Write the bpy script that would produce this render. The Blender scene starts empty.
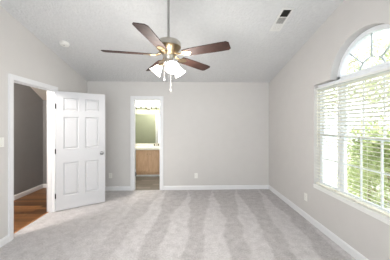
import bpy, bmesh, math, random
from math import sin, cos, pi, radians
from mathutils import Vector, Matrix
from mathutils.geometry import tessellate_polygon
random.seed(7)
scene = bpy.context.scene
COL = scene.collection

# ------------------------------------------------------------ camera, world, sun, exposure
CAM_H = 1.461
cd = bpy.data.cameras.new('camera'); cam = bpy.data.objects.new('camera', cd); COL.objects.link(cam)
cam.location = (0, 0, CAM_H); cam.rotation_euler = (pi/2, 0, -0.0302)
cd.sensor_width = 36; cd.lens = 36*191.86/390; cd.shift_y = -5.1/390; cd.clip_start = .02
scene.camera = cam
W = bpy.data.worlds.new('world'); scene.world = W; W.use_nodes = True
bg = W.node_tree.nodes['Background']; bg.inputs[0].default_value = (0.89, 0.955, 1.0, 1); bg.inputs[1].default_value = 1.85
sl = bpy.data.lights.new('sun', 'SUN'); sl.energy = 4.5; sl.angle = radians(2); sl.color = (1, .96, .88)
sun = bpy.data.objects.new('sun', sl); COL.objects.link(sun)
sun.rotation_euler = Vector((.62, -.30, -.72)).to_track_quat('-Z', 'Y').to_euler()
scene.view_settings.view_transform = 'Standard'; scene.view_settings.look = 'None'
scene.view_settings.exposure = 0.86; scene.view_settings.gamma = 1; scene.view_settings.use_curve_mapping = False

# ------------------------------------------------------------ helpers
def lin(c):
    return tuple((x/255/12.92 if x/255 <= .04045 else ((x/255+.055)/1.055)**2.4) for x in c) + (1,)

def mat(name, rgb, rough=.6, metal=0, emit=0, var=.03, scale=6, bump=0, bscale=80, spec=.5, bdist=.01):
    m = bpy.data.materials.new(name); m.use_nodes = True; nt = m.node_tree
    b = nt.nodes['Principled BSDF']; c = lin(rgb)
    b.inputs['Roughness'].default_value = rough; b.inputs['Metallic'].default_value = metal
    b.inputs['Specular IOR Level'].default_value = spec
    tc = nt.nodes.new('ShaderNodeTexCoord'); n = nt.nodes.new('ShaderNodeTexNoise'); n.inputs['Scale'].default_value = scale
    nt.links.new(tc.outputs['Object'], n.inputs['Vector'])
    r = nt.nodes.new('ShaderNodeValToRGB')
    r.color_ramp.elements[0].position = .3; r.color_ramp.elements[1].position = .7
    r.color_ramp.elements[0].color = tuple(x*(1-var) for x in c[:3])+(1,)
    r.color_ramp.elements[1].color = tuple(min(1, x*(1+var)) for x in c[:3])+(1,)
    nt.links.new(n.outputs['Fac'], r.inputs['Fac']); nt.links.new(r.outputs['Color'], b.inputs['Base Color'])
    if emit:
        b.inputs['Emission Color'].default_value = (1, .95, .86, 1); b.inputs['Emission Strength'].default_value = emit
    if bump:
        n2 = nt.nodes.new('ShaderNodeTexNoise'); n2.inputs['Scale'].default_value = bscale; n2.inputs['Detail'].default_value = 3
        nt.links.new(tc.outputs['Object'], n2.inputs['Vector'])
        bp = nt.nodes.new('ShaderNodeBump'); bp.inputs['Strength'].default_value = bump; bp.inputs['Distance'].default_value = bdist
        nt.links.new(n2.outputs['Fac'], bp.inputs['Height']); nt.links.new(bp.outputs['Normal'], b.inputs['Normal'])
    return m

def N(nt, t, **kw):
    n = nt.nodes.new(t)
    for k, v in kw.items(): setattr(n, k, v)
    return n
def math_(nt, op, a, b=None, c=None):
    n = N(nt, 'ShaderNodeMath', operation=op)
    for i, v in enumerate((a, b, c)):
        if v is None: continue
        if isinstance(v, (int, float)): n.inputs[i].default_value = v
        else: nt.links.new(v, n.inputs[i])
    return n.outputs[0]

def carpet_mat():
    m = bpy.data.materials.new('carpet'); m.use_nodes = True; nt = m.node_tree; b = nt.nodes['Principled BSDF']
    b.inputs['Roughness'].default_value = 1; b.inputs['Specular IOR Level'].default_value = .1
    tc = N(nt, 'ShaderNodeTexCoord'); sp = N(nt, 'ShaderNodeSeparateXYZ'); nt.links.new(tc.outputs['Object'], sp.inputs[0])
    big = N(nt, 'ShaderNodeTexNoise'); big.inputs['Scale'].default_value = 2.2; nt.links.new(tc.outputs['Object'], big.inputs['Vector'])
    x, y = sp.outputs[0], sp.outputs[1]
    wob = math_(nt, 'MULTIPLY', math_(nt, 'SUBTRACT', big.outputs['Fac'], .5), .22)
    # nap laid in long wedges by the vacuum: zigzag boundary running out from the far wall
    xs = math_(nt, 'ADD', math_(nt, 'ADD', x, wob), math_(nt, 'MULTIPLY', math_(nt, 'SUBTRACT', 4.3, y), .10))
    zz = math_(nt, 'PINGPONG', math_(nt, 'MULTIPLY', xs, 1.0), .26)
    fr = math_(nt, 'DIVIDE', zz, .26)
    yy = math_(nt, 'MULTIPLY', math_(nt, 'SUBTRACT', 4.35, y), .42)
    th = math_(nt, 'MINIMUM', yy, .55)
    df = math_(nt, 'SUBTRACT', fr, th)
    st = N(nt, 'ShaderNodeMapRange'); st.interpolation_type = 'SMOOTHSTEP'
    st.inputs['From Min'].default_value = -.10; st.inputs['From Max'].default_value = .10
    nt.links.new(df, st.inputs['Value'])
    # fade of the nap marks toward the doorway side
    fx = N(nt, 'ShaderNodeMapRange'); fx.inputs['From Min'].default_value = -1.6; fx.inputs['From Max'].default_value = -.5
    nt.links.new(x, fx.inputs['Value'])
    stf = math_(nt, 'MULTIPLY', math_(nt, 'SUBTRACT', st.outputs[0], .5), fx.outputs[0])
    fine = N(nt, 'ShaderNodeTexNoise'); fine.inputs['Scale'].default_value = 55; fine.inputs['Detail'].default_value = 4
    nt.links.new(tc.outputs['Object'], fine.inputs['Vector'])
    mid = N(nt, 'ShaderNodeTexNoise'); mid.inputs['Scale'].default_value = 11; mid.inputs['Detail'].default_value = 3
    nt.links.new(tc.outputs['Object'], mid.inputs['Vector'])
    v = math_(nt, 'ADD', .5, math_(nt, 'MULTIPLY', stf, -.32))
    v = math_(nt, 'ADD', v, math_(nt, 'MULTIPLY', math_(nt, 'SUBTRACT', fine.outputs['Fac'], .5), 1.1))
    v = math_(nt, 'ADD', v, math_(nt, 'MULTIPLY', math_(nt, 'SUBTRACT', mid.outputs['Fac'], .5), .8))
    r = N(nt, 'ShaderNodeValToRGB'); r.color_ramp.elements[0].color = lin((164, 160, 160)); r.color_ramp.elements[1].color = lin((218, 215, 215))
    nt.links.new(v, r.inputs['Fac']); nt.links.new(r.outputs['Color'], b.inputs['Base Color'])
    bp = N(nt, 'ShaderNodeBump'); bp.inputs['Strength'].default_value = .5; bp.inputs['Distance'].default_value = .02
    f2 = N(nt, 'ShaderNodeTexNoise'); f2.inputs['Scale'].default_value = 120; nt.links.new(tc.outputs['Object'], f2.inputs['Vector'])
    nt.links.new(f2.outputs['Fac'], bp.inputs['Height']); nt.links.new(bp.outputs['Normal'], b.inputs['Normal'])
    return m

def plank_mat(name, c1, c2, pw, pl, rot=0, rough=.35, rgbgap=(60, 35, 20)):
    m = bpy.data.materials.new(name); m.use_nodes = True; nt = m.node_tree; b = nt.nodes['Principled BSDF']
    b.inputs['Roughness'].default_value = rough
    tc = N(nt, 'ShaderNodeTexCoord'); mp = N(nt, 'ShaderNodeMapping'); mp.inputs['Rotation'].default_value[2] = rot
    nt.links.new(tc.outputs['Object'], mp.inputs['Vector'])
    br = N(nt, 'ShaderNodeTexBrick'); br.inputs['Scale'].default_value = 1; br.inputs['Brick Width'].default_value = pl
    br.inputs['Row Height'].default_value = pw; br.inputs['Mortar Size'].default_value = .003; br.offset = .4
    br.inputs['Color1'].default_value = lin(c1); br.inputs['Color2'].default_value = lin(c2); br.inputs['Mortar'].default_value = lin(rgbgap)
    nt.links.new(mp.outputs[0], br.inputs['Vector'])
    ms = N(nt, 'ShaderNodeMapping'); ms.inputs['Scale'].default_value = (2, 30, 1); nt.links.new(mp.outputs[0], ms.inputs['Vector'])
    n = N(nt, 'ShaderNodeTexNoise'); n.inputs['Scale'].default_value = 2; n.inputs['Detail'].default_value = 4; nt.links.new(ms.outputs[0], n.inputs['Vector'])
    mr = N(nt, 'ShaderNodeMapRange'); mr.inputs['To Min'].default_value = .72; mr.inputs['To Max'].default_value = 1.25; nt.links.new(n.outputs['Fac'], mr.inputs['Value'])
    mx = N(nt, 'ShaderNodeVectorMath', operation='MULTIPLY'); nt.links.new(br.outputs['Color'], mx.inputs[0]); nt.links.new(mr.outputs[0], mx.inputs[1])
    nt.links.new(mx.outputs[0], b.inputs['Base Color'])
    return m

def grain_mat(name, c1, c2, stretch=(18, 1.5, 18), rough=.45, spec=.5):
    m = bpy.data.materials.new(name); m.use_nodes = True; nt = m.node_tree; b = nt.nodes['Principled BSDF']
    b.inputs['Roughness'].default_value = rough; b.inputs['Specular IOR Level'].default_value = spec
    tc = N(nt, 'ShaderNodeTexCoord'); mp = N(nt, 'ShaderNodeMapping'); mp.inputs['Scale'].default_value = stretch
    nt.links.new(tc.outputs['Object'], mp.inputs['Vector'])
    n = N(nt, 'ShaderNodeTexNoise'); n.inputs['Scale'].default_value = 3; n.inputs['Detail'].default_value = 5; n.inputs['Distortion'].default_value = .6
    nt.links.new(mp.outputs[0], n.inputs['Vector'])
    r = N(nt, 'ShaderNodeValToRGB'); r.color_ramp.elements[0].position = .3; r.color_ramp.elements[1].position = .7
    r.color_ramp.elements[0].color = lin(c1); r.color_ramp.elements[1].color = lin(c2)
    nt.links.new(n.outputs['Fac'], r.inputs['Fac']); nt.links.new(r.outputs['Color'], b.inputs['Base Color'])
    return m

def glass_mat():
    m = bpy.data.materials.new('window_glass'); m.use_nodes = True; nt = m.node_tree; nt.nodes.remove(nt.nodes['Principled BSDF'])
    t = N(nt, 'ShaderNodeBsdfTransparent'); t.inputs[0].default_value = (.96, .98, .97, 1)
    g = N(nt, 'ShaderNodeBsdfGlossy'); g.inputs['Roughness'].default_value = .03
    f = N(nt, 'ShaderNodeFresnel'); f.inputs[0].default_value = 1.2
    mx = N(nt, 'ShaderNodeMixShader'); nt.links.new(f.outputs[0], mx.inputs[0]); nt.links.new(t.outputs[0], mx.inputs[1]); nt.links.new(g.outputs[0], mx.inputs[2])
    nt.links.new(mx.outputs[0], nt.nodes['Material Output'].inputs[0])
    return m

def leaf_mat(name, c1, c2):
    m = bpy.data.materials.new(name); m.use_nodes = True; nt = m.node_tree; nt.nodes.remove(nt.nodes['Principled BSDF'])
    tc = N(nt, 'ShaderNodeTexCoord'); n = N(nt, 'ShaderNodeTexNoise'); n.inputs['Scale'].default_value = 3; n.inputs['Detail'].default_value = 4
    nt.links.new(tc.outputs['Object'], n.inputs['Vector'])
    r = N(nt, 'ShaderNodeValToRGB'); r.color_ramp.elements[0].position = .35; r.color_ramp.elements[1].position = .65
    r.color_ramp.elements[0].color = lin(c1); r.color_ramp.elements[1].color = lin(c2); nt.links.new(n.outputs['Fac'], r.inputs['Fac'])
    d = N(nt, 'ShaderNodeBsdfDiffuse'); t = N(nt, 'ShaderNodeBsdfTranslucent')
    nt.links.new(r.outputs[0], d.inputs[0]); nt.links.new(r.outputs[0], t.inputs[0])
    mx = N(nt, 'ShaderNodeMixShader'); mx.inputs[0].default_value = .45
    nt.links.new(d.outputs[0], mx.inputs[1]); nt.links.new(t.outputs[0], mx.inputs[2]); nt.links.new(mx.outputs[0], nt.nodes['Material Output'].inputs[0])
    return m

M = dict(
    wall=mat('wall_paint', (209, 206, 203), .9, var=.01, bump=.05, bscale=150, spec=.2),
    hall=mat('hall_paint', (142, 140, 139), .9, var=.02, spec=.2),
    bath=mat('bathroom_paint', (160, 164, 144), .9, var=.02, spec=.2),
    ceil=mat('ceiling_texture', (216, 216, 216), .95, var=.03, scale=25, bump=.6, bscale=38, bdist=.02, spec=.1),
    trim=mat('white_trim_paint', (230, 230, 231), .4, var=.005),
    door=mat('white_door_paint', (199, 199, 201), .42, var=.005),
    plastic=mat('white_plastic', (236, 235, 230), .35, var=.01),
    dark=mat('dark_metal', (38, 36, 34), .4, .7, var=.05),
    socket=mat('black_socket', (16, 15, 14), .9, spec=.05),
    slot=mat('slot_dark', (50, 48, 45), .6, var=.05),
    nickel=mat('brushed_nickel', (196, 190, 180), .28, 1, var=.06, scale=20),
    brass=mat('antique_brass', (168, 148, 118), .3, 1, var=.08, scale=20),
    rod=mat('grey_rod_metal', (170, 168, 164), .35, .8, var=.05),
    shade=mat('frosted_glass_lit', (250, 248, 240), .4, emit=2.5, var=.01),
    vshade=mat('vanity_glass_lit', (250, 248, 240), .4, emit=9, var=.01),
    chain=mat('pull_chain_metal', (176, 173, 168), .35, .6, var=.03),
    blade=grain_mat('fan_blade_walnut', (44, 29, 25), (64, 43, 36), (6, 6, 6), .6, .25),
    bladetop=grain_mat('fan_blade_edge', (70, 48, 40), (98, 70, 58), (6, 6, 6), .4),
    oak=grain_mat('vanity_oak', (198, 160, 130), (220, 186, 156), (16, 16, 1.5), .5),
    counter=mat('cultured_marble', (240, 236, 226), .25, var=.03, scale=8),
    vent_dark=mat('vent_painted_shade_dark', (70, 68, 64), .7, var=.04),
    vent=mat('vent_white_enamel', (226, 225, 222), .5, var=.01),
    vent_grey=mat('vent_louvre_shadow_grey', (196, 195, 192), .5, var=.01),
    slat=mat('blind_slat_ivory', (244, 241, 228), .45, var=.01),
    frame=mat('window_vinyl', (240, 243, 246), .4, var=.01),
    sill=mat('sill_paint', (238, 238, 235), .4, var=.01),
    gasket=mat('grey_gasket', (140, 142, 144), .7, var=.02),
    paving=mat('pale_concrete_paving', (172, 170, 163), .95, var=.06, scale=5, bump=.2, bscale=60),
    bark=mat('bark', (140, 122, 104), .9, var=.2, scale=20, bump=.6, bscale=30),
    wood=plank_mat('hall_oak_floor', (140, 96, 56), (78, 50, 30), .083, 1.1, rot=0),
    vinyl=plank_mat('bathroom_plank_vinyl', (134, 126, 118), (106, 99, 92), .12, .9, rot=radians(0), rough=.45, rgbgap=(90, 84, 78)),
    carpet=carpet_mat(), glass=glass_mat())
mm = bpy.data.materials.new('mirror_silver'); mm.use_nodes = True; _b = mm.node_tree.nodes['Principled BSDF']
_b.inputs['Metallic'].default_value = 1; _b.inputs['Roughness'].default_value = .02; _b.inputs['Base Color'].default_value = (.9, .92, .9, 1); M['mirror'] = mm

def wm(o):
    m = o.matrix_basis.copy()
    while o.parent: o = o.parent; m = o.matrix_basis @ m
    return m
def obj(name, bm, material, parent=None, local=False, smooth=False, **props):
    """link one mesh object; bm is in world coordinates unless local"""
    if parent is not None and not local: bm.transform(wm(parent).inverted())
    bmesh.ops.recalc_face_normals(bm, faces=bm.faces[:])
    me = bpy.data.meshes.new(name); bm.to_mesh(me); bm.free()
    mats = material if isinstance(material, (list, tuple)) else [material]
    for x in mats: me.materials.append(x)
    if smooth:
        for p in me.polygons: p.use_smooth = True
        try: me.set_sharp_from_angle(angle=radians(40))
        except Exception: pass
    o = bpy.data.objects.new(name, me); COL.objects.link(o)
    if parent is not None: o.parent = parent
    for k, v in props.items(): o[k] = v
    return o
def thing(name, loc, label=None, cat=None, group=None, rot=(0, 0, 0), kind=None):
    o = bpy.data.objects.new(name, None); COL.objects.link(o); o.location = loc; o.rotation_euler = rot; o.empty_display_size = .1
    if label: o['label'] = label
    if cat: o['category'] = cat
    if group: o['group'] = group
    if kind: o['kind'] = kind
    return o
def box(bm, x0, x1, y0, y1, z0, z1, bev=0, mi=0, M4=None):
    r = bmesh.ops.create_cube(bm, size=1); v = r['verts']
    for p in v: p.co = Vector((x0+(p.co.x+.5)*(x1-x0), y0+(p.co.y+.5)*(y1-y0), z0+(p.co.z+.5)*(z1-z0)))
    fs = list({f for p in v for f in p.link_faces})
    for f in fs: f.material_index = mi
    if bev:
        es = list({e for p in v for e in p.link_edges}); g = bmesh.ops.bevel(bm, geom=es, offset=bev, segments=2, affect='EDGES', profile=.5)
        v = list({x for f in g['faces'] for x in f.verts} | {x for x in v if x.is_valid})
    if M4 is not None: bmesh.ops.transform(bm, matrix=M4, verts=[x for x in v if x.is_valid])
    return bm
def B(*a, **k): return box(bmesh.new(), *a, **k)
def lathe(bm, prof, seg=24, M4=None, mi=0, cap=True):
    rings = []
    for r, z in prof:
        ring = []
        for i in range(seg):
            p = Vector((r*cos(2*pi*i/seg), r*sin(2*pi*i/seg), z))
            ring.append(bm.verts.new(M4 @ p if M4 is not None else p))
        rings.append(ring)
    for a, b in zip(rings, rings[1:]):
        for i in range(seg):
            f = bm.faces.new((a[i], a[(i+1) % seg], b[(i+1) % seg], b[i])); f.material_index = mi
    if cap:
        for rg in (rings[0], rings[-1]):
            f = bm.faces.new(rg); f.material_index = mi
    return bm
def axis_m(p, d):
    d = Vector(d).normalized(); q = Vector((0, 0, 1)).rotation_difference(d)
    return Matrix.Translation(p) @ q.to_matrix().to_4x4()
def cyl(bm, p0, p1, r, seg=12, r1=None, mi=0):
    p0, p1 = Vector(p0), Vector(p1)
    return lathe(bm, [(r, 0), (r1 if r1 is not None else r, (p1-p0).length)], seg, axis_m(p0, p1-p0), mi)
def tube(bm, pts, r, seg=8):
    pts = [Vector(p) for p in pts]; rings = []
    for i, p in enumerate(pts):
        d = (pts[min(i+1, len(pts)-1)]-pts[max(i-1, 0)]).normalized(); q = Vector((0, 0, 1)).rotation_difference(d)
        rr = r[i] if isinstance(r, (list, tuple)) else r
        rings.append([bm.verts.new(p+q @ Vector((rr*cos(2*pi*k/seg), rr*sin(2*pi*k/seg), 0))) for k in range(seg)])
    for a, b in zip(rings, rings[1:]):
        for k in range(seg): bm.faces.new((a[k], a[(k+1) % seg], b[(k+1) % seg], b[k]))
    bm.faces.new(rings[0]); bm.faces.new(rings[-1]); return bm
def slab(loops, fn, d0, d1, bm=None):
    """extrude a polygon with holes. loops: lists of (a,b); fn(a,b,d)->xyz"""
    bm = bm or bmesh.new(); tri = tessellate_polygon([[Vector((a, b, 0)) for a, b in l] for l in loops])
    flat = [p for l in loops for p in l]
    A = [bm.verts.new(fn(a, b, d0)) for a, b in flat]; Bv = [bm.verts.new(fn(a, b, d1)) for a, b in flat]
    for t in tri:
        try: bm.faces.new([A[i] for i in t]); bm.faces.new([Bv[i] for i in reversed(t)])
        except ValueError: pass
    k = 0
    for l in loops:
        n = len(l)
        for i in range(n):
            a, b = k+i, k+(i+1) % n; bm.faces.new((A[a], A[b], Bv[b], Bv[a]))
        k += n
    return bm
fX = lambda a, b, d: (d, a, b)      # polygon in YZ, thickness in X
fY = lambda a, b, d: (a, d, b)      # polygon in XZ, thickness in Y
fZ = lambda a, b, d: (a, b, d)
S = dict(kind='structure')
def arc(cy, cz, r, a0, a1, n): return [(cy+r*cos(a0+(a1-a0)*i/n), cz+r*sin(a0+(a1-a0)*i/n)) for i in range(n+1)]

# ------------------------------------------------------------ room dimensions
XL, XR, YB, HC, SL = -2.26, 1.8225, 4.3272, 2.4283, .2364
YF, YRIDGE = -2.4, .6
D1, DW, DH = 2.527, .762, 2.04          # bedroom door opening along the left wall
BX0, BX1, BH = -1.2334, -.6552, 2.03    # bathroom door opening in the far wall
def ceil_z(y): return HC+SL*(YB-y) if y >= YRIDGE else HC+SL*(YB-YRIDGE)-SL*(YRIDGE-y)
T = .115

XD = XL-T+.012
obj('floor', slab([[(XL, YF), (XR, YF), (XR, YB), (XL, YB), (XL, D1+DW-.006), (XD, D1+DW-.006), (XD, D1+.006), (XL, D1+.006)]], fZ, -.06, 0), M['carpet'], **S)
# ceiling: slab following both slopes
bm = bmesh.new()
prof = [(YF, ceil_z(YF)), (YRIDGE, ceil_z(YRIDGE)), (YB, HC), (YB, HC+.12), (YRIDGE, ceil_z(YRIDGE)+.12), (YF, ceil_z(YF)+.12)]
obj('ceiling', slab([prof], fX, XL, XR, bm), M['ceil'], **S)
top = [(YB+T, HC+.1), (YRIDGE, ceil_z(YRIDGE)+.14), (YF, ceil_z(YF)+.14)]
obj('wall_left', slab([[(YF, -.06), (D1, -.06), (D1, DH), (D1+DW, DH), (D1+DW, -.06), (YB+T, -.06)]+top], fX, XL, XL-T), [M['wall']], **S)
obj('wall_back', slab([[(XL, -.06), (BX0, -.06), (BX0, BH), (BX1, BH), (BX1, -.06), (XR, -.06), (XR, HC+.12), (XL, HC+.12)]], fY, YB, YB+T-.02), M['wall'], **S)
# right wall with the stepped window opening (side light, arched centre, side light)
CY, CZ, AR = 1.985, 2.04, .440
WZ0 = .585; SYF, SYN = 2.75, 1.22; SZ = 2.040
hole = [(SYN, WZ0), (SYF, WZ0), (SYF, SZ)] + arc(CY, CZ+.005, AR, 0, pi, 32) + [(SYN, SZ)]
obj('wall_right', slab([[(YF, -.06), (YB+T, -.06)]+top, hole], fX, XR, XR+.16), M['wall'], **S)

# baseboards (stepped profile)
def base_x(name, x, s, y0, y1, n=1):
    bm = slab([[(x, .0), (x+s*.014, .0), (x+s*.014, .075), (x+s*.006, .09), (x, .092)]], lambda a, b, d: (a, d, b), y0, y1)
    obj(name, bm, M['trim'], **S)
def base_y(name, y, s, x0, x1):
    bm = slab([[(y, .0), (y+s*.014, .0), (y+s*.014, .075), (y+s*.006, .09), (y, .092)]], lambda a, b, d: (d, a, b), x0, x1)
    obj(name, bm, M['trim'], **S)
CW = .064
base_x('baseboard_right', XR, -1, YF, YB-.014)
base_x('baseboard_left', XL, 1, YF, D1-CW)
base_x('baseboard_left_far', XL, 1, D1+DW+CW, YB-.014)
base_y('baseboard_back_left', YB, -1, XL, BX0-CW-.012)
base_y('baseboard_back_right', YB, -1, BX1+CW+.012, XR)

# door casings and jambs
def casing(name, fn, a0, a1, h, w, faces, jambs):
    t = thing(name, fn(a0, 0, faces[0][0]), kind='structure')
    for q, (d0, d1, d2) in enumerate(faces):
        o1 = [(a0-w, 0), (a0, 0), (a0, h), (a1, h), (a1, 0), (a1+w, 0), (a1+w, h+w), (a0-w, h+w)]
        bm = slab([o1], fn, d0, d1)
        w2 = w*.55
        o2 = [(a0-w, 0), (a0-w+w2, 0), (a0-w+w2, h+w-w2), (a1+w-w2, h+w-w2), (a1+w-w2, 0), (a1+w, 0), (a1+w, h+w), (a0-w, h+w)]
        slab([o2], fn, d1, d2, bm)
        obj('casing', bm, M['trim'], t)
    g = .006
    bm = slab([[(a0, 0), (a0+.004, 0), (a0+.004, h-.004), (a1-.004, h-.004), (a1-.004, 0), (a1, 0), (a1, h), (a0, h)]], fn, jambs[0], jambs[1])
    k = .014; m0 = jambs[2]; m1 = jambs[3]
    slab([[(a0+.004, 0), (a0+k, 0), (a0+k, h-k), (a1-k, h-k), (a1-k, 0), (a1-.004, 0), (a1-.004, h-.004), (a0+.004, h-.004)]], fn, m0, m1, bm)
    obj('jamb', bm, M['trim'], t)
casing('trim_1', fX, D1, D1+DW, DH, CW, [(XL, XL+.012, XL+.019), (XL-T, XL-T-.012, XL-T-.019)], (XL, XL-T, XL-.05, XL-.085))
casing('trim_2', fY, BX0, BX1, BH, CW+.01, [(YB, YB-.012, YB-.019), (YB+T-.02, YB+T-.008, YB+T-.001)], (YB, YB+T-.02, YB+.04, YB+.07))
# dark hinge leaf on the bathroom jamb
obj('hinge_plate', B(BX0+.004, BX0+.018, YB+.045, YB+.085, .30, .39, bev=.002), M['dark'], bpy.data.objects['trim_2'], label='small dark hinge plate low on the left jamb')

# ------------------------------------------------------------ hallway beyond the bedroom door
HX, HY0, HY1 = -3.40, 1.3, 4.57
obj('floor_hall', slab([[(HX, HY0), (XL-T, HY0), (XL-T, D1+.006), (XD, D1+.006), (XD, D1+DW-.006), (XL-T, D1+DW-.006), (XL-T, HY1), (HX, HY1)]], fZ, -.055, -.003), M['wood'], **S)
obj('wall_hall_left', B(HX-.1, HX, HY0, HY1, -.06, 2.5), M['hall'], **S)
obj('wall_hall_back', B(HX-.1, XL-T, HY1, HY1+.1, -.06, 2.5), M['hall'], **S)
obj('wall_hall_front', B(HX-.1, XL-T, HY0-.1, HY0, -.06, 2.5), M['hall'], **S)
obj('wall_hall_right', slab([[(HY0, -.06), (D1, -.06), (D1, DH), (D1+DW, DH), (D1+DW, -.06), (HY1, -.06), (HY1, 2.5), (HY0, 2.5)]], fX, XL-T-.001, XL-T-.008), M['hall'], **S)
prof = [(HY0, 2.46), (3.92, 2.46), (HY1, 2.04), (HY1, 2.2), (3.98, 2.56), (HY0, 2.56)]
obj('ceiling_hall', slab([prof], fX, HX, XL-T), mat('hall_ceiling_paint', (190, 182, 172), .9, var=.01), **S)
base_x('baseboard_hall_left', HX, 1, HY0, HY1-.014)
base_y('baseboard_hall_back', HY1, -1, HX+.014, XL-T-.01)
obj('trim_3', B(XD-.012, XD+.012, D1+.005, D1+DW-.005, -.003, .006, bev=.002), grain_mat('threshold_oak', (150, 100, 60), (170, 120, 75)), **S)

# ------------------------------------------------------------ open six panel door
hy = D1+DW
door = thing('door_1', (XL+.024, hy-.004, .012), kind='structure', rot=(0, 0, .5416))
DT = .035
def panel_door(w, h):
    bm = bmesh.new(); xs = [0, .108, .108+.222, w-.108-.222, w-.108, w]
    zs = [0, .235, .235+.575, 1.035, 1.035+.555, h-.325, h-.12, h]
    zs = [0, .235, .80, 1.035, 1.585, 1.70, 1.91, h]
    for side, y0 in ((-1, 0.0), (1, DT)):
        for i in range(5):
            for j in range(7):
                x0, x1, z0, z1 = xs[i], xs[i+1], zs[j], zs[j+1]
                def ring(d, y): return [bm.verts.new((a, y, b)) for a, b in ((x0+d, z0+d), (x1-d, z0+d), (x1-d, z1-d), (x0+d, z1-d))]
                if i in (1, 3) and j in (1, 3, 5):
                    s = -side
                    rs = [ring(0, y0), ring(.006, y0+s*.010), ring(.016, y0+s*.012), ring(.034, y0+s*.003)]
                    for a, b in zip(rs, rs[1:]):
                        for k in range(4): bm.faces.new((a[k], a[(k+1) % 4], b[(k+1) % 4], b[k]))
                    bm.faces.new(rs[-1])
                else: bm.faces.new(ring(0, y0))
    for a, b in (((0, 0), (w, 0)), ((w, 0), (w, h)), ((w, h), (0, h)), ((0, h), (0, 0))):
        bm.faces.new([bm.verts.new(p) for p in ((a[0], 0, a[1]), (b[0], 0, b[1]), (b[0], DT, b[1]), (a[0], DT, a[1]))])
    bmesh.ops.remove_doubles(bm, verts=bm.verts[:], dist=1e-5)
    return bm
obj('door_slab', panel_door(.757, 2.02), M['door'], door, local=True)
kn = bmesh.new()
for s, y in ((-1, 0), (1, DT)):
    lathe(kn, [(.032, 0), (.032, .004), (.028, .009), (.012, .012), (.011, .034), (.020, .040), (.0275, .050), (.028, .058), (.022, .066), (.010, .070)], 24, axis_m((.757-.06, y, .925), (0, s, 0)))
obj('door_knob', kn, mat('satin_nickel_knob', (150, 150, 150), .3, 1, var=.03), door, local=True, smooth=True, label='satin nickel round door knob')
for z in (.25, 1.0, 1.76):
    hb = bmesh.new(); cyl(hb, (-.006, -.005, z-.04), (-.006, -.005, z+.04), .006, 12)
    box(hb, -.006, .004, -.0028, -.0005, z-.04, z+.04); box(hb, -.004, -.0015, -.004, DT-.004, z-.04, z+.04)
    cyl(hb, (-.006, -.005, z+.04), (-.006, -.005, z+.048), .0055, 10)
    obj('hinge', hb, M['dark'], door, local=True, label='dark metal door hinge')

# ------------------------------------------------------------ bathroom
QX0, QX1, QY0, QY1, QH = -2.45, -.25, YB+T-.02, 5.98, 2.43
obj('floor_bathroom', slab([[(QX0, QY0), (BX0, QY0), (BX0, YB), (BX1, YB), (BX1, QY0), (QX1, QY0), (QX1, QY1), (QX0, QY1)]], fZ, -.055, -.002), M['vinyl'], **S)
obj('wall_bathroom_back', B(QX0, QX1, QY1, QY1+.1, -.06, QH+.05), M['bath'], **S)
obj('wall_bathroom_left', B(QX0-.1, QX0, QY0+.05, QY1+.1, -.06, QH+.05), M['bath'], **S)
obj('wall_bathroom_right', B(QX1, QX1+.1, QY0, QY1+.1, -.06, QH+.05), M['bath'], **S)
obj('wall_bathroom_front', slab([[(QX0, -.06), (BX0, -.06), (BX0, BH), (BX1, BH), (BX1, -.06), (QX1, -.06), (QX1, QH), (QX0, QH)]], fY, QY0+.0005, QY0+.006), M['bath'], **S)
obj('ceiling_bathroom', B(QX0, QX1, QY0, QY1, QH, QH+.05), M['trim'], **S)
base_y('baseboard_bathroom_back', QY1, -1, QX0, -1.5)

VX0, VX1, VY = -1.497, -.27, 5.43
vc = thing('vanity_cabinet', ((VX0+VX1)/2, VY+.28, 0), 'light oak bathroom vanity cabinet with two doors in view under the white counter', 'cabinet')
bm = B(VX0, VX1, VY+.02, VY+.04, .12, .755); box(bm, VX0, VX0+.018, VY+.04, QY1-.01, .12, .755); box(bm, VX1-.018, VX1, VY+.04, QY1-.01, .12, .755); box(bm, VX0, VX1, VY+.02, QY1-.01, .10, .12); box(bm, VX0+.01, VX1, VY+.06, QY1-.02, .0, .10)
obj('body', bm, M['oak'], vc)
sh = B(VX0, VX1, VY+.045, VY+.059, .001, .05, bev=.003); obj('toe_kick', sh, M['trim'], vc, label='white base strip along the foot')
xs = [VX0+.02, -1.146, -1.128, -.79, -.772, VX1-.02]
for a, b in ((xs[0], xs[1]), (xs[2], xs[3]), (xs[4], xs[5])):
    bm = slab([[(a, .13), (b, .13), (b, .735), (a, .735)], [(a+.055, .19), (a+.055, .68), (b-.055, .68), (b-.055, .19)]], fY, VY, VY+.019)
    box(bm, a+.056, b-.056, VY+.008, VY+.019, .191, .679)
    d = obj('door', bm, M['oak'], vc)
    kx = b-.03 if a == xs[0] else a+.03
    obj('knob', lathe(bmesh.new(), [(.006, 0), (.006, .012), (.013, .016), (.013, .022), (.006, .026)], 12, axis_m((kx, VY, .64), (0, -1, 0))), M['brass'], d, smooth=True)
ct = thing('vanity_countertop', (-1.0, 5.7, .77), 'white cultured marble vanity top with backsplash and basin', 'countertop')
cx, cy = -1.0, 5.66
ell = [(cx+.2*cos(2*pi*i/32), cy+.145*sin(2*pi*i/32)) for i in range(32)]
bm = slab([[(QX0+.005, VY-.02), (QX1-.005, VY-.02), (QX1-.005, QY1-.003), (QX0+.005, QY1-.003)], ell], fZ, .76, .81)
obj('top', bm, M['counter'], ct)
bs = bmesh.new(); prev = None
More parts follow.
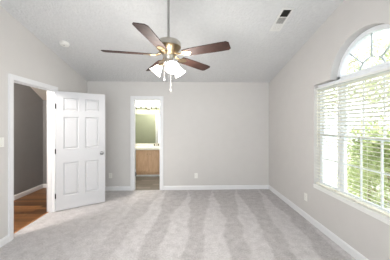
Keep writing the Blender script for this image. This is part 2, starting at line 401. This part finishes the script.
for k, (s, z) in enumerate(((1.0, .809), (.96, .795), (.85, .74), (.6, .70), (.15, .685))):
    rg = [bs.verts.new((cx+.2*s*cos(2*pi*i/32), cy+.145*s*sin(2*pi*i/32), z)) for i in range(32)]
    if prev:
        for i in range(32): bs.faces.new((prev[i], prev[(i+1) % 32], rg[(i+1) % 32], rg[i]))
    prev = rg
bs.faces.new(prev); obj('basin', bs, M['counter'], ct, smooth=True)
obj('backsplash', B(QX0+.005, QX1-.005, QY1-.022, QY1-.003, .81, .885, bev=.004), M['counter'], ct)
fa = thing('faucet', (cx, 5.86, .811), 'chrome two handle faucet on the bathroom vanity top', 'faucet')
bm = B(cx-.08, cx+.08, 5.835, 5.885, .811, .826, bev=.005)
obj('base_plate', bm, M['nickel'], fa)
obj('spout', tube(bmesh.new(), [(cx, 5.86, .82), (cx, 5.858, .89), (cx, 5.83, .925), (cx, 5.79, .92), (cx, 5.765, .895)], [.014, .013, .012, .011, .010], 10), M['nickel'], fa, smooth=True)
for s in (-1, 1):
    obj('handle', lathe(bmesh.new(), [(.018, 0), (.016, .02), (.010, .026), (.021, .04), (.018, .055), (.006, .058)], 14, Matrix.Translation((cx+s*.058, 5.86, .825))), M['dark'], fa, smooth=True, label='dark faucet handle')
mi_ = thing('wall_mirror', (-1.35, QY1-.01, .9), 'large frameless mirror on the bathroom wall above the vanity', 'mirror')
obj('mirror_glass', B(-2.2, QX1-.35, QY1-.010, QY1-.005, .90, 1.79), M['mirror'], mi_)
for x in (-1.9, -1.0):
    for z in (.893, 1.784): obj('clip', B(x-.012, x+.012, QY1-.013, QY1-.004, z, z+.013), M['nickel'], mi_)
# vanity light: chrome rail, sockets, upward glass shades
LX0 = -1.70; LZ = 1.955
vl = thing('vanity_light_fixture', (-1.25, QY1-.01, LZ), 'chrome bathroom light bar with a row of lit glass shades above the mirror', 'wall light')
bm = B(LX0, -.78, QY1-.085, QY1-.07, LZ-.012, LZ+.012, bev=.002)
obj('rail', bm, M['socket'], vl, label='dark slim rail')
bm = B(-1.30, -1.18, QY1-.02, QY1-.002, LZ-.03, LZ+.03, bev=.006); cyl(bm, (-1.24, QY1-.02, LZ), (-1.24, QY1-.072, LZ), .012)
obj('wall_plate', bm, M['nickel'], vl)
for k in range(6):
    x = LX0+.075+k*.153
    s = obj('socket', lathe(bmesh.new(), [(.010, .0), (.013, .01), (.022, .02), (.026, .062), (.02, .066)], 14, Matrix.Translation((x, QY1-.0775, LZ+.010))), M['socket'], vl, smooth=True)
    obj('glass_shade', lathe(bmesh.new(), [(.022, 0), (.032, .02), (.044, .06), (.052, .11), (.050, .11), (.042, .06), (.030, .022), (.019, .004)], 18, Matrix.Translation((x, QY1-.0775, LZ+.07)), cap=False), M['vshade'], s, smooth=True)
def added_dome(name, x, y, z, label, energy):
    t = thing(name, (x, y, z), label, 'ceiling light')
    obj('base', lathe(bmesh.new(), [(.14, -.001), (.145, -.02), (.13, -.03)], 28, Matrix.Translation((x, y, z))), M['nickel'], t, smooth=True)
    obj('glass_bowl', lathe(bmesh.new(), [(.128, -.03), (.12, -.055), (.09, -.08), (.04, -.095), (.004, -.098)], 28, Matrix.Translation((x, y, z))), M['shade'], t, smooth=True)
    l = bpy.data.lights.new('added_dome_light', 'POINT'); l.energy = energy; l.color = (1, .95, .9); l.shadow_soft_size = .1
    o = bpy.data.objects.new('added_dome_light', l); COL.objects.link(o); o.parent = t; o.location = (0, 0, -.22)
for k in range(3):
    l = bpy.data.lights.new('vanity_bulb_light', 'POINT'); l.energy = 3.5; l.color = (1, .96, .9); l.shadow_soft_size = .05
    o = bpy.data.objects.new('vanity_bulb_light', l); COL.objects.link(o); o.parent = vl; o.location = (-.30+k*.36, -.25, .02)
added_dome('hall_added_light', -2.9, 2.1, 2.46, 'unseen round light added to brighten the hallway beyond the open door', 75)  # out-of-view fixture added to lift the dark hallway
added_dome('bathroom_added_light', -1.3, 4.95, 2.43, 'unseen round light added to brighten the bathroom', 18)  # out-of-view fixture added to light the vanity front and walls
def plate(name, p, n, kind, label, group=None):
    """wall plate; p centre on the wall, n inward normal"""
    n = Vector(n); q = Vector((0, -1, 0)).rotation_difference(n).to_euler()
    t = thing(name, p, label, 'switch plate' if kind == 'switch' else 'power outlet', rot=(0, 0, q.z), group=group)
    obj('cover_plate', B(-.036, .036, -.006, -.0005, -.058, .058, bev=.002), M['plastic'], t, local=True)
    if kind == 'switch':
        obj('toggle', box(B(-.006, .006, -.0075, -.006, -.013, .013), -.004, .004, -.016, -.007, -.001, .010, bev=.001), M['plastic'], t, local=True)
    else:
        for z in (-.021, .021):
            f = obj('receptacle', lathe(bmesh.new(), [(.0165, 0), (.0165, .0015), (.015, .002)], 20, axis_m((0, -.006, z), (0, -1, 0))), M['plastic'], t, local=True)
            bm = B(-.0075, -.0055, -.0085, -.0081, z-.003, z+.006); box(bm, .0055, .0075, -.0085, -.0081, z-.003, z+.006)
            cyl(bm, (0, -.0081, z-.009), (0, -.0085, z-.009), .0022, 10)
            obj('slots', bm, M['slot'], f, local=True)
    for z in ((-.042, .042) if kind == 'switch' else (0,)): obj('screw', cyl(bmesh.new(), (0, -.006, z), (0, -.0072, z), .003, 10), M['nickel'], t, local=True)
    return t
plate('light_switch', (XL, 2.372, 1.252), (1, 0, 0), 'switch', 'white light switch plate on the left wall beside the doorway casing')
plate('wall_outlet', (-1.75, YB, .333), (0, -1, 0), 'outlet', 'white outlet low on the far wall between the open door and the bathroom doorway')
plate('wall_outlet', (.155, YB, .315), (0, -1, 0), 'outlet', 'white outlet low on the middle of the far wall')
plate('wall_outlet', (XR, 2.942, .335), (-1, 0, 0), 'outlet', 'white outlet low on the right wall below the window')
plate('light_switch', (-1.42, QY0+.006, 1.28), (0, 1, 0), 'switch', 'white switch plate inside the bathroom, seen in the mirror')

# ------------------------------------------------------------ windows
GX = XR+.10                  # plane of the sashes
def fr(bm, y0, y1, z0, z1, w, x0, x1):
    return slab([[(y0, z0), (y1, z0), (y1, z1), (y0, z1)], [(y0+w, z0+w), (y0+w, z1-w), (y1-w, z1-w), (y1-w, z0+w)]], fX, x0, x1, bm)
def hung(name, y0, y1, nv):
    t = thing(name, (GX, (y0+y1)/2, WZ0+.03), kind='structure')
    z0, z1, zm = WZ0+.02, 1.992, 1.315
    obj('window_frame', fr(bmesh.new(), y0, y1, z0, z1, .010, GX-.012, XR+.16), M['frame'], t)
    a, b = y0+.010, y1-.010
    for nm, s0, s1, xo in (('lower_sash', z0+.010, zm+.02, GX), ('upper_sash', zm-.02, z1-.010, GX+.028)):
        s = obj(nm, fr(bmesh.new(), a, b, s0, s1, .018, xo, xo+.026), M['frame'], t)
        obj('pane', B(xo+.011, xo+.015, a+.017, b-.017, s0+.017, s1-.017), M['glass'], s)
        bm = bmesh.new(); c, d = a+.018, b-.018
        for k in range(1, nv+1):
            y = c+(d-c)*k/(nv+1); box(bm, xo+.006, xo+.020, y-.008, y+.008, s0+.017, s1-.017)
        z = (s0+s1)/2; box(bm, xo+.0065, xo+.0195, c, d, z-.008, z+.008)
        obj('muntin', bm, M['frame'], s)
    return t
CY0, CY1 = CY-.377, CY+.377      # middle unit
hung('window_1', CY0, CY1, 2)
hung('window_2', CY1+.040, SYF-.003, 0)
hung('window_3', SYN+.003, CY0-.040, 0)
# mullion posts and transom between the units
obj('trim_4', B(XR+.075, XR+.16, CY1+.002, CY1+.038, WZ0+.02, 2.0), M['frame'], **S)
obj('trim_5', B(XR+.075, XR+.16, CY0-.038, CY0-.002, WZ0+.02, 2.0), M['frame'], **S)
obj('trim_6', B(XR+.060, XR+.16, SYN+.002, SYF-.002, 1.998, 2.033, bev=.003), M['frame'], **S)
# half round fanlight
fw = thing('window_4', (GX, CY, CZ), kind='structure')
R0 = AR-.003; z0 = CZ+.004
def halfring(r0, r1, x0, x1, base, bm=None, n=32):
    o = arc(CY, z0, r0, 0, pi, n) + list(reversed(arc(CY, z0, r1, 0, pi, n)))
    return slab([o], fX, x0, x1, bm)
bm = halfring(R0, R0-.045, GX-.012, XR+.16, 0); box(bm, GX-.012, XR+.16, CY-R0, CY+R0, z0, z0+.03)
obj('window_frame', bm, M['frame'], fw)
gl = slab([arc(CY, z0, R0-.043, 0, pi, 32)], fX, GX+.02, GX+.024); obj('pane', gl, M['glass'], fw)
bm = halfring(.150, .140, GX+.012, GX+.028, 0)
for a in (45, 90, 135):
    ca, sa = cos(radians(a)), sin(radians(a)); w = .005
    p = [(CY+.14*ca-w*sa, z0+.14*sa+w*ca), (CY+.40*ca-w*sa, z0+.40*sa+w*ca), (CY+.40*ca+w*sa, z0+.40*sa-w*ca), (CY+.14*ca+w*sa, z0+.14*sa-w*ca)]
    slab([p], fX, GX+.0125, GX+.0275, bm)
obj('muntin', bm, mat('fanlight_grille', (190, 196, 196), .5, var=.01), fw)
# stool and apron
bm = B(XR-.016, XR+.10, SYN-.03, SYF+.0, WZ0+.001, WZ0+.019, bev=.004)
st = obj('trim_7', bm, M['sill'], **S)
obj('apron', B(XR-.010, XR-.0005, SYN-.02, SYF+.0, WZ0-.035, WZ0, bev=.003), M['sill'], st)

# ------------------------------------------------------------ blinds
def blind(y0, y1, label, ncord):
    xb = XR+.045; zt, zb = 1.995, WZ0+.022
    t = thing('window_blind', (xb, (y0+y1)/2, zb), label, 'window blind', 'horizontal blinds in the three window bays')
    obj('headrail', B(xb-.025, xb+.025, y0, y1, zt-.024, zt, bev=.002), M['sill'], t)
    bm = bmesh.new(); z = zt-.05; n = 0
    while z > zb+.05:
        m4 = Matrix.Translation((xb, 0, z)) @ Matrix.Rotation(radians(15), 4, 'Y')
        box(bm, -.0245, .0245, y0+.004, y1-.004, -.0014, .0014, M4=m4); z -= .0445; n += 1
    obj('slats', bm, M['slat'], t)
    obj('bottom_rail', B(xb-.024, xb+.024, y0+.003, y1-.003, zb+.002, zb+.018, bev=.003), M['slat'], t)
    for k in range(ncord):
        y = y0+.08+(y1-y0-.16)*k/(ncord-1); bm = bmesh.new()
        for x in (xb-.0262, xb+.0262): cyl(bm, (x, y, zb+.018), (x, y, zt-.024), .0012, 6)
        obj('ladder_cord', bm, M['slat'], t)
    bm = cyl(bmesh.new(), (xb-.032, y1-.05, 1.15), (xb-.032, y1-.05, zt-.03), .003, 8)
    obj('tilt_wand', bm, M['slat'], t)
blind(CY0-.010, CY1+.010, 'wide ivory horizontal blind in the middle window bay below the arch', 3)
blind(CY1+.030, SYF-.006, 'narrow ivory horizontal blind in the far side window nearest the corner', 2)
blind(SYN+.006, CY0-.030, 'narrow ivory horizontal blind in the near side window at the photo edge', 2)

# ------------------------------------------------------------ ceiling fan
FX, FY, FZ = -.2215, 2.06, 2.200
cz = ceil_z(FY)
fan = thing('ceiling_fan', (FX, FY, cz), 'five blade walnut ceiling fan with three lit glass shades on a long rod', 'ceiling fan')
al = math.atan(SL)
nrm = Vector((0, -sin(al), -cos(al)))
obj('canopy', lathe(bmesh.new(), [(.07, .002), (.07, .015), (.062, .045), (.04, .07), (.018, .08)], 28, axis_m((FX, FY, cz), nrm)), M['nickel'], fan, smooth=True)
obj('downrod', cyl(bmesh.new(), (FX, FY, FZ+.13), (FX, FY, cz-.05), .0125, 16), M['rod'], fan, smooth=True)
tr = Matrix.Translation((FX, FY, FZ))
obj('rod_coupler', lathe(bmesh.new(), [(.016, .20), (.022, .195), (.024, .165), (.032, .158)], 20, tr), M['nickel'], fan, smooth=True)
obj('motor_housing', lathe(bmesh.new(), [(.03, .160), (.09, .156), (.122, .146), (.134, .128), (.134, .088)], 40, tr), M['nickel'], fan, smooth=True)
obj('motor_band', lathe(bmesh.new(), [(.134, .088), (.124, .072), (.100, .048), (.072, .018), (.055, .0)], 40, tr), M['brass'], fan, smooth=True, label='brass lower band of the motor')
obj('switch_housing', lathe(bmesh.new(), [(.062, .0), (.05, -.02), (.044, -.045), (.046, -.06), (.055, -.068), (.052, -.082), (.035, -.095), (.018, -.104), (.012, -.118), (.004, -.122)], 28, tr), M['nickel'], fan, smooth=True)
BZ = .004
bp = [(.175, -.052), (.235, -.060), (.56, -.068), (.64, -.066), (.662, -.046), (.662, .046), (.64, .066), (.56, .068), (.235, .060), (.175, .052)]
for a in (46, 118, 189, 257, 335):
    rz = Matrix.Rotation(radians(a), 4, 'Z')
    br = bmesh.new()
    arm = tube(br, [(.085, 0, .018), (.12, 0, .0), (.15, 0, -.006), (.185, 0, -.004)], [.015, .011, .010, .009], 10)
    bmesh.ops.scale(br, vec=(1, 1.5, 1), verts=br.verts[:])
    pl = slab([[(.155, -.010), (.175, -.034), (.205, -.042), (.235, -.030), (.262, -.008), (.262, .008), (.235, .030), (.205, .042), (.175, .034), (.155, .010)]], fZ, -.0075, -.0035)
    pl.transform(Matrix.Rotation(radians(-13), 4, 'X')); me = bpy.data.meshes.new('t'); pl.to_mesh(me); pl.free(); br.from_mesh(me); bpy.data.meshes.remove(me)
    br.transform(tr @ rz @ Matrix.Translation((0, 0, BZ)))
    bl = slab([bp], fZ, -.003, .003); bl.transform(tr @ rz @ Matrix.Translation((0, 0, BZ)) @ Matrix.Rotation(radians(-13), 4, 'X'))
    blade = obj('blade', bl, M['blade'], fan)
    obj('blade_iron', br, M['brass'], blade, smooth=True, label='brass blade bracket')
for a in (165, 38, -70):
    d = Vector((cos(radians(a)), sin(radians(a)), 0)); c0 = Vector((FX, FY, FZ-.085))
    p1 = c0+d*.085+Vector((0, 0, -.004))
    am = obj('lamp_arm', tube(bmesh.new(), [c0+d*.035, c0+d*.06+Vector((0, 0, .008)), c0+d*.08, p1+Vector((0, 0, -.008))], .009, 10), M['brass'], fan, smooth=True)
    ax = (d*.66+Vector((0, 0, -.75))).normalized()
    mt = axis_m(p1, ax)
    lathe_bm = lathe(bmesh.new(), [(.022, -.006), (.026, .004), (.027, .02), (.022, .024)], 20, mt); obj('shade_fitter', lathe_bm, M['brass'], am, smooth=True)
    obj('lamp_shade', lathe(bmesh.new(), [(.024, .018), (.032, .028), (.042, .045), (.048, .068), (.056, .09), (.070, .110), (.067, .110), (.053, .09), (.045, .068), (.039, .045), (.029, .030), (.02, .022)], 28, mt, cap=False), M['shade'], am, smooth=True, label='lit frosted white bell glass shade')
    obj('bulb', lathe(bmesh.new(), [(.012, .022), (.016, .04), (.027, .065), (.028, .08), (.018, .095), (.005, .1)], 16, mt), M['shade'], am, smooth=True)
for (dx, dy, z1, z0) in ((-.040, -.03, -.06, -.235), (.022, .02, -.10, -.345)):
    x, y = FX+dx, FY+dy; bm = bmesh.new()
    z = FZ+z1
    cyl(bm, (x, y, FZ+z0), (x, y, z), .0011, 6)
    zz = z
    while zz > FZ+z0: bmesh.ops.create_uvsphere(bm, u_segments=6, v_segments=4, radius=.0019, matrix=Matrix.Translation((x, y, zz))); zz -= .006
    pc = obj('pull_chain', bm, M['chain'], fan)
    obj('fob', lathe(bmesh.new(), [(.002, .0), (.004, -.006), (.005, -.03), (.0045, -.038), (.002, -.042)], 12, Matrix.Translation((x, y, FZ+z0))), M['chain'], pc, smooth=True)
# the lamps' own light
for a in (165, 38, -70):
    l = bpy.data.lights.new('fan_bulb_light', 'POINT'); l.energy = 14; l.color = (1, .97, .93); l.shadow_soft_size = .09
    o = bpy.data.objects.new('fan_bulb_light', l); COL.objects.link(o); o.parent = fan
    d = Vector((cos(radians(a)), sin(radians(a)), 0)); o.location = Vector((0, 0, FZ-cz-.08))+d*.165+Vector((0, 0, -.125))

# ------------------------------------------------------------ ceiling register and smoke detector
def on_ceiling(x, y): return (x, y, ceil_z(y))
vent = thing('ceiling_vent', on_ceiling(1.221, 2.52), 'white rectangular ceiling register with three louvre sections near the right wall', 'ceiling vent', rot=(-al, 0, 0))
bm = slab([[(-.075, -.20), (.075, -.20), (.075, .20), (-.075, .20)], [(-.05, -.178), (-.05, .178), (.05, .178), (.05, -.178)]], fZ, -.009, -.001)
for y in (-.0585, .0585): box(bm, -.05, .05, y-.006, y+.006, -.008, -.001)
obj('face_frame', bm, M['vent'], vent, local=True)
obj('throat', B(-.049, .049, -.177, .177, -.0018, -.0008), M['vent_dark'], vent, local=True, label='dark sheet behind the louvres painted as the shade in the duct')  # flat sheet, its dark colour stands in for shade inside the duct
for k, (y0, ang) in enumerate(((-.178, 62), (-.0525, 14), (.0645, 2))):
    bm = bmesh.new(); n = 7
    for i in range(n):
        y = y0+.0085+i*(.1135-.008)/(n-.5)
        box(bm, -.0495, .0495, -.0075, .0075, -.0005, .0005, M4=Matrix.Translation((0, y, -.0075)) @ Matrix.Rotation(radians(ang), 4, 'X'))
    obj('louvres', bm, M[('vent_dark', 'vent_grey', 'vent')[k]], vent, local=True)  # dark, grey and white sections: shade painted into the louvre colour
sd = thing('smoke_detector', on_ceiling(-1.936, 3.04), 'round white smoke detector on the ceiling at the left above the open door', 'smoke detector', rot=(-al, 0, 0))
obj('base', lathe(bmesh.new(), [(.068, -.001), (.070, -.012)], 32), M['plastic'], sd, local=True, smooth=True)
obj('cover', lathe(bmesh.new(), [(.064, -.012), (.064, -.020), (.060, -.032), (.045, -.040), (.02, -.042)], 32), M['plastic'], sd, local=True, smooth=True)
obj('test_button', lathe(bmesh.new(), [(.011, -.042), (.011, -.045)], 16), M['vent_grey'], sd, local=True)

# ------------------------------------------------------------ outdoors beyond the window
obj('ground', B(XR+.3, 30, 0, 30, -.75, -.65), M['paving'], kind='structure')
LG = [leaf_mat('leaf_pale', (172, 178, 142), (212, 215, 184)), leaf_mat('leaf_green', (152, 164, 114), (202, 208, 160))]
def tree(name, x, y, h, rx, rz, n, lm, label, seed, th=.09, cat='tree', leaf=.085):
    rnd = random.Random(seed); t = thing(name, (x, y, -.65), label, cat)
    g = -.65; zc = g+h-rz
    pts = [(x, y, g), (x+.05, y+.03, g+h*.25), (x-.04, y+.05, g+h*.5), (x+.03, y, g+h*.85)]
    obj('trunk', tube(bmesh.new(), pts, [th, th*.8, th*.6, th*.2], 10), M['bark'], t, smooth=True)
    tips = []
    for k in range(12):
        a = rnd.uniform(0, 2*pi); e = rnd.uniform(-.3, .9); s = rnd.uniform(.6, .9)
        q = (x+rx*s*cos(a)*cos(e), y+rx*s*sin(a)*cos(e), zc+rz*s*sin(e)); z0 = min(q[2]-.2, g+h*.8)
        z0 = max(g+h*.15, min(z0, q[2]))
        obj('branch', tube(bmesh.new(), [(x, y, z0), ((x+q[0])/2, (y+q[1])/2, (z0+q[2])/2+.1), q], [th*.4, th*.25, th*.08], 6), M['bark'], t, smooth=True); tips.append(q)
    vs, fs = [], []
    for i in range(n):
        if rnd.random() < .7:
            c = Vector(rnd.choice(tips)); r = rnd.random()**.5; u = Vector((rnd.gauss(0, 1), rnd.gauss(0, 1), rnd.gauss(0, 1))).normalized(); p = c+Vector((u.x*rx*.42, u.y*rx*.42, u.z*rz*.38))*r
        else:
            u = Vector((rnd.gauss(0, 1), rnd.gauss(0, 1), rnd.gauss(0, 1))).normalized(); p = Vector((x, y, zc))+Vector((u.x*rx, u.y*rx, u.z*rz))*rnd.random()**.35
        if p.z < g+.05: p.z = g+.05+rnd.random()*.3
        a = Vector((rnd.gauss(0, 1), rnd.gauss(0, 1), rnd.gauss(0, .6))).normalized(); b = a.cross(Vector((rnd.gauss(0, .5), rnd.gauss(0, .5), 1))).normalized()
        nn = a.cross(b); s = leaf*rnd.uniform(.6, 1.2); k = len(vs)
        vs += [p-a*s, p-b*s*.42+nn*s*.12, p+a*s, p+b*s*.42+nn*s*.12, p]
        fs += [(k, k+1, k+4), (k+1, k+2, k+4), (k+2, k+3, k+4), (k+3, k, k+4)]
    wmi = Vector(t.location); me = bpy.data.meshes.new('foliage'); me.from_pydata([v-wmi for v in vs], [], fs); me.materials.append(lm)
    o = bpy.data.objects.new('foliage', me); COL.objects.link(o); o.parent = t
    return t
tree('leafy_bush', 4.0, 3.65, 2.4, .78, 1.35, 6500, LG[1], 'green leafy bush outside the right half of the middle window', 3, .05, 'bush', .055)
tree('leafy_bush', 4.9, 5.1, 2.2, .6, 1.3, 3400, LG[0], 'pale leafy bush outside the left half of the middle window', 4, .05, 'bush', .06)
tree('shade_tree', 6.9, 5.3, 5.4, 1.6, 2.1, 5200, LG[0], 'pale green tree seen through the upper panes and the arch', 5, .12, leaf=.10)
tree('shade_tree', 7.2, 8.8, 6.2, 1.2, 2.4, 1500, LG[0], 'thin pale tree seen faintly through the narrow far side window', 6, .12, leaf=.10)
